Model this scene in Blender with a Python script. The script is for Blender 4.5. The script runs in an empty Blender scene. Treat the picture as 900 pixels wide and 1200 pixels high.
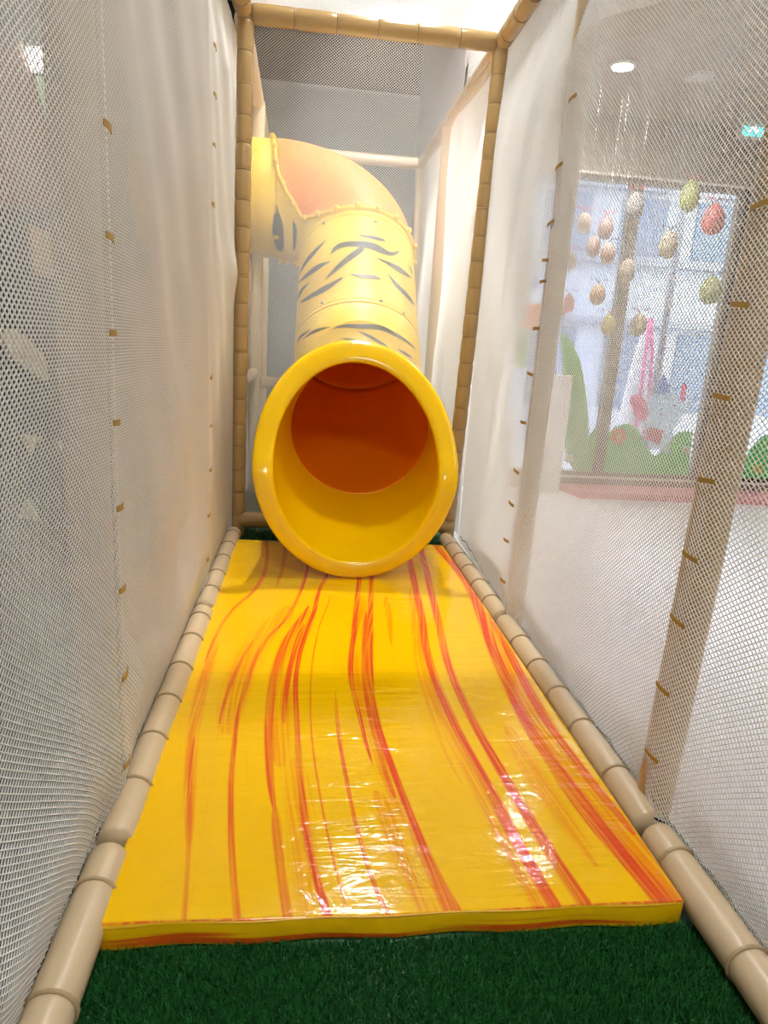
import bpy, bmesh, math, random
import numpy as np
from mathutils import Vector, Matrix
from mathutils.bvhtree import BVHTree

random.seed(7); rng = np.random.default_rng(7)
S = bpy.context.scene
C = S.collection

# ---------------------------------------------------------------- camera
F = 785.0; CX, CY = 450.0, 600.0; CAMH = 1.17
def _ray(px, py): return np.array([px - CX, -(py - CY), -F])
_Z = -_ray(247, 3820); _Z /= np.linalg.norm(_Z)
_Y = _ray(359, 403); _Y -= _Z * (_Y @ _Z); _Y /= np.linalg.norm(_Y)
_X = np.cross(_Y, _Z)
RW = np.stack([_X, _Y, _Z])
CO = np.array([0, 0, CAMH])
def ray(px, py): return RW @ _ray(px, py)
def at_x(px, py, x): d = ray(px, py); return CO + d * (x / d[0])
def at_y(px, py, y): d = ray(px, py); return CO + d * (y / d[1])
def at_z(px, py, z): d = ray(px, py); return CO + d * ((z - CAMH) / d[2])

cam_d = bpy.data.cameras.new('camera'); cam = bpy.data.objects.new('camera', cam_d); C.objects.link(cam)
M4 = Matrix([list(RW[0]) + [0], list(RW[1]) + [0], list(RW[2]) + [CAMH], [0, 0, 0, 1]])
cam.matrix_world = M4
cam_d.sensor_fit = 'VERTICAL'; cam_d.sensor_height = 36; cam_d.lens = F / 1200 * 36
cam_d.clip_start = 0.02; cam_d.clip_end = 200
S.camera = cam

# ---------------------------------------------------------------- world, exposure
W = bpy.data.worlds.new('sky'); S.world = W; W.use_nodes = True
W.node_tree.nodes['Background'].inputs[0].default_value = (0.80, 0.88, 1.0, 1)
W.node_tree.nodes['Background'].inputs[1].default_value = 3.0
S.view_settings.view_transform = 'Standard'; S.view_settings.look = 'None'
S.view_settings.gamma = 1; S.view_settings.use_curve_mapping = False
S.view_settings.exposure = 1.08
PANEL_POWER = 16.0     # emission of the added front fill lamp
SPOT_POWER = 750.0      # emission of the small downlights
try:
    S.cycles.max_bounces = 10; S.cycles.diffuse_bounces = 6; S.cycles.transparent_max_bounces = 16
    S.cycles.use_denoising = True
except Exception: pass

# ---------------------------------------------------------------- materials
def lin(c):
    return tuple((v / 12.92 if v <= 0.04045 else ((v + 0.055) / 1.055) ** 2.4) for v in c)
def rgb(r, g, b): return lin((r / 255, g / 255, b / 255))
MATS = {}
def mat(name, col, rough=0.5, var=0.0, scale=8.0, bump=0.0, bscale=40.0, spec=0.5, metal=0.0, emit=0.0, coat=0.0, trans=0.0):
    if name in MATS: return MATS[name]
    m = bpy.data.materials.new(name); m.use_nodes = True; nt = m.node_tree; N = nt.nodes; L = nt.links
    b = N['Principled BSDF']
    b.inputs['Roughness'].default_value = rough
    b.inputs['Specular IOR Level'].default_value = spec
    b.inputs['Metallic'].default_value = metal
    b.inputs['Coat Weight'].default_value = coat
    b.inputs['Coat Roughness'].default_value = 0.08
    tc = N.new('ShaderNodeTexCoord')
    nz = N.new('ShaderNodeTexNoise'); nz.inputs['Scale'].default_value = scale; nz.inputs['Detail'].default_value = 3
    L.new(tc.outputs['Object'], nz.inputs['Vector'])
    mx = N.new('ShaderNodeMix'); mx.data_type = 'RGBA'
    mx.inputs[6].default_value = tuple(max(0, c * (1 - var)) for c in col) + (1,)
    mx.inputs[7].default_value = tuple(min(1, c * (1 + var)) for c in col) + (1,)
    L.new(nz.outputs['Fac'], mx.inputs[0]); L.new(mx.outputs[2], b.inputs['Base Color'])
    if emit > 0:
        L.new(mx.outputs[2], b.inputs['Emission Color']); b.inputs['Emission Strength'].default_value = emit
    if bump > 0:
        n2 = N.new('ShaderNodeTexNoise'); n2.inputs['Scale'].default_value = bscale; n2.inputs['Detail'].default_value = 4
        L.new(tc.outputs['Object'], n2.inputs['Vector'])
        bp = N.new('ShaderNodeBump'); bp.inputs['Strength'].default_value = bump; bp.inputs['Distance'].default_value = 0.01
        L.new(n2.outputs['Fac'], bp.inputs['Height']); L.new(bp.outputs['Normal'], b.inputs['Normal'])
    MATS[name] = m
    return m
def glass_mat():
    m = bpy.data.materials.new('window_glass'); m.use_nodes = True; nt = m.node_tree; N = nt.nodes; L = nt.links
    N.remove(N['Principled BSDF'])
    t = N.new('ShaderNodeBsdfTransparent'); t.inputs[0].default_value = (0.93, 0.96, 0.97, 1)
    g = N.new('ShaderNodeBsdfGlossy'); g.inputs['Roughness'].default_value = 0.02
    f = N.new('ShaderNodeFresnel'); f.inputs['IOR'].default_value = 1.45
    mx = N.new('ShaderNodeMixShader')
    L.new(f.outputs[0], mx.inputs[0]); L.new(t.outputs[0], mx.inputs[1]); L.new(g.outputs[0], mx.inputs[2])
    L.new(mx.outputs[0], N['Material Output'].inputs[0])
    return m

def translucent(m, col, fac):
    nt = m.node_tree; N = nt.nodes; L = nt.links; b = N['Principled BSDF']
    t = N.new('ShaderNodeBsdfTranslucent'); t.inputs[0].default_value = col + (1,)
    mx = N.new('ShaderNodeMixShader'); mx.inputs[0].default_value = fac
    L.new(b.outputs[0], mx.inputs[1]); L.new(t.outputs[0], mx.inputs[2]); L.new(mx.outputs[0], N['Material Output'].inputs[0])
    return m
net_m = mat('net_cord', rgb(245, 243, 237), 0.8, 0.03, 3, spec=.2)
pad_m = mat('beige_vinyl', rgb(206, 184, 148), 0.28, 0.06, 6, 0.15, 14)
padd_m = mat('khaki_vinyl', rgb(172, 141, 91), 0.25, 0.08, 6, 0.25, 14)
band_m = mat('khaki_tie', rgb(150, 120, 72), 0.4, 0.05)
tie_m = mat('tan_strap', rgb(176, 140, 66), 0.6, 0.1, 40)
cord_m = mat('black_cord', rgb(36, 34, 34), 0.7)
yel_m = mat('yellow_plastic', rgb(253, 203, 2), 0.16, 0.02, 3, 0.02, 6)
yel2_m = translucent(mat('yellow_tube_plastic', rgb(254, 216, 62), 0.45, 0.02, 3, spec=.3), rgb(254, 210, 40), .15)
ora_m = mat('orange_plastic', rgb(234, 138, 44), 0.5, 0.04, 3, spec=.3)
blk_m = mat('black_decal', rgb(32, 30, 34), 0.5, 0.05)
bolt_m = mat('grey_bolt', rgb(120, 118, 110), 0.35, 0.05, metal=0.6)
ybolt_m = mat('yellow_bolt_cap', rgb(240, 200, 60), 0.35, 0.05)
white_m = mat('white_paint', rgb(236, 232, 226), 0.6, 0.02, 2)
floor_m = mat('pale_floor', rgb(226, 224, 228), 0.3, 0.03, 2)
ceil_m = mat('white_ceiling', rgb(238, 234, 226), 0.8, 0.02, 2)
soff_m = mat('taupe_ceiling', rgb(178, 168, 156), 0.8, 0.03, 2)
wallt_m = mat('taupe_wall', rgb(140, 128, 116), 0.8, 0.03, 2)
dark_m = mat('dark_ceiling', rgb(58, 58, 60), 0.9, 0.1, 2)
duct_m = mat('grey_duct', rgb(120, 120, 122), 0.6, 0.05, 3)
blue_m = mat('blue_grey_wall', rgb(140, 152, 158), 0.8, 0.03, 1.5)
frame_m = mat('bronze_frame', rgb(112, 100, 92), 0.45, 0.05)
dframe_m = mat('dark_frame', rgb(58, 54, 52), 0.45, 0.05)
pink_m = mat('pink_kerb', rgb(226, 138, 146), 0.5, 0.04, 4)
glass_m = glass_mat()

# ---------------------------------------------------------------- object helpers
def link(name, me, m=None, parent=None, smooth=False, loc=None):
    o = bpy.data.objects.new(name, me); C.objects.link(o)
    if m is not None:
        me.materials.clear(); me.materials.append(m)
    if smooth:
        me.polygons.foreach_set('use_smooth', [True] * len(me.polygons))
    if parent is not None: o.parent = parent
    if loc is not None: o.location = loc
    return o
def pyd(name, v, f, m=None, parent=None, smooth=False):
    me = bpy.data.meshes.new(name); me.from_pydata([tuple(map(float, p)) for p in v], [], [tuple(map(int, q)) for q in f]); me.update()
    return link(name, me, m, parent, smooth)
def bm_obj(name, bm, m, parent=None, smooth=False):
    me = bpy.data.meshes.new(name); bm.normal_update(); bm.to_mesh(me); bm.free()
    return link(name, me, m, parent, smooth)
def tag(o, label=None, cat=None, group=None, kind=None):
    if label: o['label'] = label
    if cat: o['category'] = cat
    if group: o['group'] = group
    if kind: o['kind'] = kind
    return o
def empty(name, loc=(0, 0, 0)):
    o = bpy.data.objects.new(name, None); C.objects.link(o); o.location = loc; o.empty_display_size = 0.1
    return o
def keep(o, parent):     # parent with geometry given in world coordinates
    o.parent = parent; o.matrix_parent_inverse = Matrix.Translation(-Vector(parent.location))
    return o
def box_bm(x0, x1, y0, y1, z0, z1, bev=0.0, seg=2):
    bm = bmesh.new(); bmesh.ops.create_cube(bm, size=1)
    for v in bm.verts:
        v.co = Vector((x0 + (v.co.x + .5) * (x1 - x0), y0 + (v.co.y + .5) * (y1 - y0), z0 + (v.co.z + .5) * (z1 - z0)))
    if bev > 0: bmesh.ops.bevel(bm, geom=bm.edges[:], offset=bev, segments=seg, affect='EDGES', profile=0.5)
    return bm
def box(name, x0, x1, y0, y1, z0, z1, m, parent=None, bev=0.0):
    return bm_obj(name, box_bm(x0, x1, y0, y1, z0, z1, bev), m, parent)
def struct(o): o['kind'] = 'structure'; return o
def tube_mesh(name, pts, rad, n=10, closed=False, caps=True):
    pts = [Vector(p) for p in pts]; rads = rad if hasattr(rad, '__len__') else [rad] * len(pts)
    V = []; Fc = []; k = len(pts); prev = None
    for i, p in enumerate(pts):
        a = pts[i - 1] if (i > 0 or closed) else pts[i]
        b = pts[(i + 1) % k] if (i < k - 1 or closed) else pts[i]
        t = (b - a).normalized()
        if prev is None:
            ref = Vector((0, 0, 1)) if abs(t.z) < .9 else Vector((1, 0, 0))
            u = t.cross(ref).normalized()
        else:
            u = (prev - t * prev.dot(t)).normalized()
        prev = u; w = t.cross(u)
        for j in range(n):
            ang = 2 * math.pi * j / n
            V.append(p + (u * math.cos(ang) + w * math.sin(ang)) * rads[i])
    for i in range(k if closed else k - 1):
        for j in range(n):
            a = i * n + j; b = i * n + (j + 1) % n; c = ((i + 1) % k) * n + (j + 1) % n; d = ((i + 1) % k) * n + j
            Fc.append((a, d, c, b))
    if caps and not closed:
        Fc.append(tuple(range(n))); Fc.append(tuple((k - 1) * n + j for j in reversed(range(n))))
    me = bpy.data.meshes.new(name); me.from_pydata([tuple(v) for v in V], [], Fc); me.update()
    return me
def prism(name, pts3, d, m, parent=None):
    """closed outline pts3 (world points on a plane) pushed along vector d"""
    n = len(pts3); V = [np.array(p, float) for p in pts3] + [np.array(p, float) + np.array(d, float) for p in pts3]
    Fc = [tuple(range(n)), tuple(reversed(range(n, 2 * n)))]
    for i in range(n): Fc.append((i, i + n, (i + 1) % n + n, (i + 1) % n))
    o = pyd(name, V, Fc, m, parent)
    bm = bmesh.new(); bm.from_mesh(o.data); bmesh.ops.recalc_face_normals(bm, faces=bm.faces[:])
    bm.to_mesh(o.data); bm.free()
    return o
def spline(pts, n):
    pts = np.array(pts, float); k = len(pts)
    out = []
    for s in np.linspace(0, k - 1, n):
        i = min(int(s), k - 2); t = s - i
        p0 = pts[max(i - 1, 0)]; p1 = pts[i]; p2 = pts[i + 1]; p3 = pts[min(i + 2, k - 1)]
        out.append(.5 * ((2 * p1) + (-p0 + p2) * t + (2 * p0 - 5 * p1 + 4 * p2 - p3) * t * t + (-p0 + 3 * p1 - 3 * p2 + p3) * t ** 3))
    return np.array(out)

# ================================================================= THE ROOM
XR, YN, YW = 6.4, -3.2, 5.9
struct(box('floor', -1.62, XR, YN, YW + .1, -.12, -0.004, floor_m))
struct(box('floor_back_room', -1.62, 1.3, YW + .1, 8.6, -.12, -0.004, mat('grey_carpet', rgb(96, 98, 100), .9, .1, 20)))
struct(box('wall_left', -1.62, -1.52, YN, 8.6, 0, 4.5, mat('stone_wall', rgb(112, 108, 102), .8, .05, 2)))
struct(box('wall_front', -1.62, XR, YN - .1, YN, 0, 4.5, white_m))
struct(box('wall_back', -1.62, 1.3, 8.5, 8.6, 0, 4.0, blue_m)); struct(box('wall_back_upper', -1.62, 1.3, 8.5, 8.6, 4.0, 4.5, dark_m))
struct(box('wall_right', XR, XR + .1, YN, YW + .1, 0, 3.4, white_m))
struct(box('wall_partition', 1.2, 1.3, YW + .12, 8.5, 0, 4.5, mat('lilac_wall', rgb(208, 200, 204), .8, .03)))
struct(box('ceiling_dark', -1.62, 1.3, 4.3, 8.6, 4.5, 4.6, dark_m))
struct(box('ceiling', -1.62, 1.3, YN, 4.3, 4.5, 4.6, ceil_m))
struct(box('ceiling_side_room', 1.3, XR, YN, YW + .1, 3.30, 3.40, ceil_m))
struct(box('trim_bulkhead', 1.2, 1.3, YN, YW + .1, 3.18, 4.5, ceil_m))
# lowered taupe soffit with a curved edge
edge = spline([(1.8, 5.88), (1.8, 5.3), (1.78, 4.85), (1.86, 4.66), (2.02, 4.50), (2.12, 4.30), (2.17, 4.0), (2.3, 3.2), (2.9, 2.2), (3.8, 1.7), (6.38, 1.5)], 40)
poly = [(p[0], p[1], 3.15) for p in edge] + [(6.38, 5.88, 3.15)]
struct(prism('ceiling_soffit', poly, (0, 0, .15), soff_m))

# window wall: openings between pixel-derived verticals
def wx(px, py): return at_y(px, py, YW)
zt, zb = 2.66, 0.17
X1a, X1b = 2.20, 2.70       # left pane of the big window
X2a, X2b = 2.80, 3.69
X3a, X3b = 3.83, 5.6
X0a, X0b = 1.72, 2.06       # narrow window behind the low board
struct(box('wall_window_side', 1.2, X0a - .06, YW, YW + .12, 0, 3.40, white_m))
struct(box('wall_window_header', X0a - .06, XR, YW, YW + .12, zt + .05, 3.40, wallt_m))
struct(box('wall_window_base', X0a - .06, XR, YW, YW + .12, 0, zb - .06, wallt_m))
struct(box('wall_window_end', X3b + .06, XR, YW, YW + .12, zb - .06, zt + .05, wallt_m))
def window(n, xa, xb, za, zb_, left=.05, right=.05, mm=frame_m):
    w = empty('window_%d' % n, ((xa + xb) / 2, YW + .05, za)); struct(w)
    y0, y1 = YW + .01, YW + .09
    for nm, a, b, c, d in (('jamb', xa - left, xa, za - .06, zb_ + .05), ('jamb', xb, xb + right, za - .06, zb_ + .05),
                           ('sill', xa, xb, za - .06, za), ('head', xa, xb, zb_, zb_ + .05)):
        keep(box(nm, a, b, y0, y1, c, d, mm), w)
    keep(box('pane', xa, xb, YW + .05, YW + .058, za, zb_, glass_m), w)
    return w
window(1, X0a, X0b, zb, zt, .06, .02)
window(2, X1a, X1b, zb, zt, .12, .05)
window(3, X2a, X2b, zb, zt, .05, .05)
window(4, X3a, X3b, zb, zt, .09, .06, dframe_m)
# thin light line along the top of the big windows
struct(box('trim_1', X1a - .1, X3b, YW - .015, YW + .0, zt + .035, zt + .055, white_m))
struct(box('trim_2', X1a - .02, X3b, YW - .02, YW + .0, zb - .055, zb - .035, white_m))
# pink kerb under the windows
k0 = at_z(653, 574, 0); k1 = at_z(680, 584, 0)
kp = [(k0[0], YW, 0), (k1[0], 5.51, 0), (6.3, 5.49, 0), (6.3, YW, 0)]
tag(prism('floor_kerb', kp, (0, 0, .055), pink_m), kind='structure')

# ---------------------------------------------------------------- ceiling fittings of the side room
def disc_lamp(name, x, y, z, r, m_rim, m_face, label, cat):
    e = empty(name, (x, y, z)); tag(e, label, cat)
    me = tube_mesh('rim', [(x + r * math.cos(a), y + r * math.sin(a), z - .012) for a in np.linspace(0, 2 * math.pi, 33)[:-1]], .012, 8, closed=True)
    keep(link('rim', me, m_rim, smooth=True), e)
    bm = bmesh.new(); bmesh.ops.create_cone(bm, cap_ends=True, segments=32, radius1=r * .95, radius2=r, depth=.016, matrix=Matrix.Translation((x, y, z - .009)))
    keep(bm_obj('lens', bm, m_face), e)
    return e
spot_m = mat('lamp_lens', (1, .98, .95), .5, emit=SPOT_POWER)
lp = at_z(730, 75, 3.15); disc_lamp('downlight', lp[0], lp[1], 3.15, .075, white_m, spot_m, 'bright round downlight lit in the taupe ceiling', 'ceiling light')
lp2 = at_z(820, 88, 3.15); disc_lamp('smoke_detector', lp2[0], lp2[1], 3.15, .085, white_m, mat('matt_white_disc', rgb(240, 240, 240), .5), 'unlit round white disc on the taupe ceiling', 'smoke detector')
# exit sign, cyan-green lit
sg = at_y(886, 149, 5.84); e = empty('exit_sign', tuple(sg)); tag(e, 'lit turquoise emergency exit sign box above the windows', 'exit sign')
hw, hh = .125, .075
keep(box('housing', sg[0] - hw - .01, sg[0] + hw + .01, 5.82, YW, sg[2] - hh - .01, sg[2] + hh + .01, white_m), e)
keep(box('face', sg[0] - hw, sg[0] + hw, 5.812, 5.821, sg[2] - hh, sg[2] + hh, mat('turquoise_lit', rgb(60, 220, 225), .4, emit=1.6)), e)
face_w = mat('white_lit', (1, 1, 1), .4, emit=1.8)
# running figure pictogram and doorway, as on such signs
def sq(pts, nm):
    P = [(sg[0] + a * hw, 5.8115, sg[2] + b * hh) for a, b in pts]
    keep(prism(nm, P, (0, -.002, 0), face_w), e)
sq([(.3, -.8), (.85, -.8), (.85, .8), (.3, .8), (.3, .65), (.7, .65), (.7, -.65), (.3, -.65)], 'door_mark')
sq([(-.35, .45), (-.2, .75), (-.05, .45), (-.2, .25)], 'figure_head')
sq([(-.5, .1), (-.1, .25), (.15, .0), (.05, -.1), (-.1, .05), (-.15, -.25), (.1, -.45), (0, -.8), (-.12, -.75), (-.05, -.5), (-.3, -.35), (-.55, -.7), (-.7, -.6), (-.4, -.15), (-.35, .05), (-.5, 0)], 'figure_body')

# unseen panel lamps overhead; the one before the lane is added front fill
pan_m = mat('front_fill_face', (.955, .98, 1), .5, emit=PANEL_POWER)
pan5_m = mat('wall_side_lamp_face', (.955, .98, 1), .5, emit=3.0)
pan4_m = mat('side_lamp_face', (.955, .98, 1), .5, emit=4.5)
pan2_m = mat('lane_lamp_face', (.955, .98, 1), .5, emit=150)
pan3_m = mat('tube_lamp_face', (.955, .98, 1), .5, emit=95)
def panel_lamp(x, y, z, sx, sy, label, m=None):
    e = empty('panel_lamp', (x, y, z)); tag(e, label, 'ceiling light', 'ceiling panel lamps')
    keep(box('housing', x - sx - .02, x + sx + .02, y - sy - .02, y + sy + .02, z + .01, z + .06, white_m), e)
    keep(box('diffuser', x - sx, x + sx, y - sy, y + sy, z, z + .01, m or pan_m), e)
    for dx in (-1, 1):
        keep(link('hanger', tube_mesh('hanger', [(x + dx * sx * .8, y, z + .06), (x + dx * sx * .8, y, 4.5 if x < 1.2 else 3.3)], .006, 6), white_m), e)
    return e
panel_lamp(.6, 3.5, 4.3, .15, .12, 'slim white panel lamp hung above the netted lane', pan2_m)
panel_lamp(.75, 5.1, 4.3, .12, .15, 'small white panel lamp hung above the striped tube', pan3_m)
panel_lamp(.3, -.6, 3.5, .5, .3, 'broad panel lamp added out of view to fill the netted lane')
panel_lamp(-1.0, 2.6, 3.7, .2, .5, 'long white panel lamp hung beside the grey wall', pan5_m)
panel_lamp(3.0, 2.2, 3.22, .5, .3, 'white panel lamp on the side room ceiling', pan4_m)
panel_lamp(4.4, 4.0, 3.10, .3, .3, 'square white panel lamp under the taupe soffit', pan4_m)

# unseen spotlight added so the slide exit casts its shadow on the mat
def spotlight(p, tgt, power, cone):
    p = Vector(p); d = (Vector(tgt) - p).normalized()
    e = empty('exit_shadow_spot', tuple(p)); tag(e, 'unseen spotlight added to cast the slide exit shadow', 'spotlight')
    keep(link('housing', tube_mesh('housing', [p - d * .16, p - d * .15, p - d * .02, p + d * .02], [.03, .045, .05, .05], 20, caps=False), white_m, smooth=True), e)
    keep(link('stem', tube_mesh('stem', [p - d * .15, (p - d * .15).to_2d().to_3d() + Vector((0, 0, 4.5))], .01, 8), white_m), e)
    ld = bpy.data.lights.new('spot_beam', 'SPOT'); ld.energy = power; ld.spot_size = cone; ld.spot_blend = .9; ld.shadow_soft_size = .035; ld.color = (1, .99, .98)
    lo = bpy.data.objects.new('spot_beam', ld); C.objects.link(lo); lo.parent = e
    lo.rotation_euler = d.to_track_quat('-Z', 'Y').to_euler(); lo.location = tuple(d * .01)
spotlight((.52, 5.06, 4.25), (.2, 2.95, .3), 450, math.radians(30))

# ================================================================= TURF
def turf():
    x0, x1, y0, y1 = -.52, 1.0, .35, 6.6
    V = [(x0, y0, 0), (x1, y0, 0), (x1, y1, 0), (x0, y1, 0), (x0, y0, -.003), (x1, y0, -.003), (x1, y1, -.003), (x0, y1, -.003)]
    Fc = [(0, 1, 2, 3), (7, 6, 5, 4), (0, 4, 5, 1), (1, 5, 6, 2), (2, 6, 7, 3), (3, 7, 4, 0)]
    V = np.array(V)
    n1 = 70000
    bx = rng.uniform(-.40, .95, n1); by = rng.uniform(.72, 1.10, n1)
    n2 = 9000
    bx = np.concatenate([bx, rng.uniform(-.42, .92, n2)]); by = np.concatenate([by, rng.uniform(3.72, 4.15, n2)])
    n = len(bx)
    ang = rng.uniform(0, 2 * np.pi, n); h = rng.uniform(.010, .024, n); w = rng.uniform(.001, .0019, n)
    lean = rng.uniform(.002, .013, n); la = rng.uniform(0, 2 * np.pi, n)
    base = np.stack([bx, by, np.zeros(n)], 1)
    sd = np.stack([np.cos(ang) * w, np.sin(ang) * w, np.zeros(n)], 1)
    ld = np.stack([np.cos(la) * lean, np.sin(la) * lean, np.zeros(n)], 1)
    up = np.stack([np.zeros(n), np.zeros(n), h], 1)
    a = base - sd; b = base + sd; c = base + sd * .8 + up * .6 + ld * .4; d = base - sd * .8 + up * .6 + ld * .4; t = base + up + ld
    BV = np.stack([a, b, c, d, t], 1).reshape(-1, 3)
    me = bpy.data.meshes.new('artificial_grass')
    allv = np.concatenate([V, BV]); me.vertices.add(len(allv)); me.vertices.foreach_set('co', allv.ravel())
    q = (np.arange(n) * 5 + 8)[:, None]
    quads = np.concatenate([np.array(Fc), q + np.array([0, 1, 2, 3])]); tris = q + np.array([3, 2, 4])
    loops = np.concatenate([quads.ravel(), tris.ravel()])
    st = np.concatenate([np.arange(len(quads)) * 4, len(quads) * 4 + np.arange(len(tris)) * 3])
    tot = np.concatenate([np.full(len(quads), 4), np.full(len(tris), 3)])
    me.loops.add(len(loops)); me.loops.foreach_set('vertex_index', loops.astype(np.int32))
    me.polygons.add(len(st)); me.polygons.foreach_set('loop_start', st.astype(np.int32)); me.polygons.foreach_set('loop_total', tot.astype(np.int32))
    me.update(calc_edges=True)
    m = mat('turf_green', rgb(40, 104, 48), .4, .9, 220)
    o = link('artificial_grass', me, m)
    tag(o, 'short dark green artificial grass laid under the yellow mat', 'grass', kind='stuff')
turf()

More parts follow.
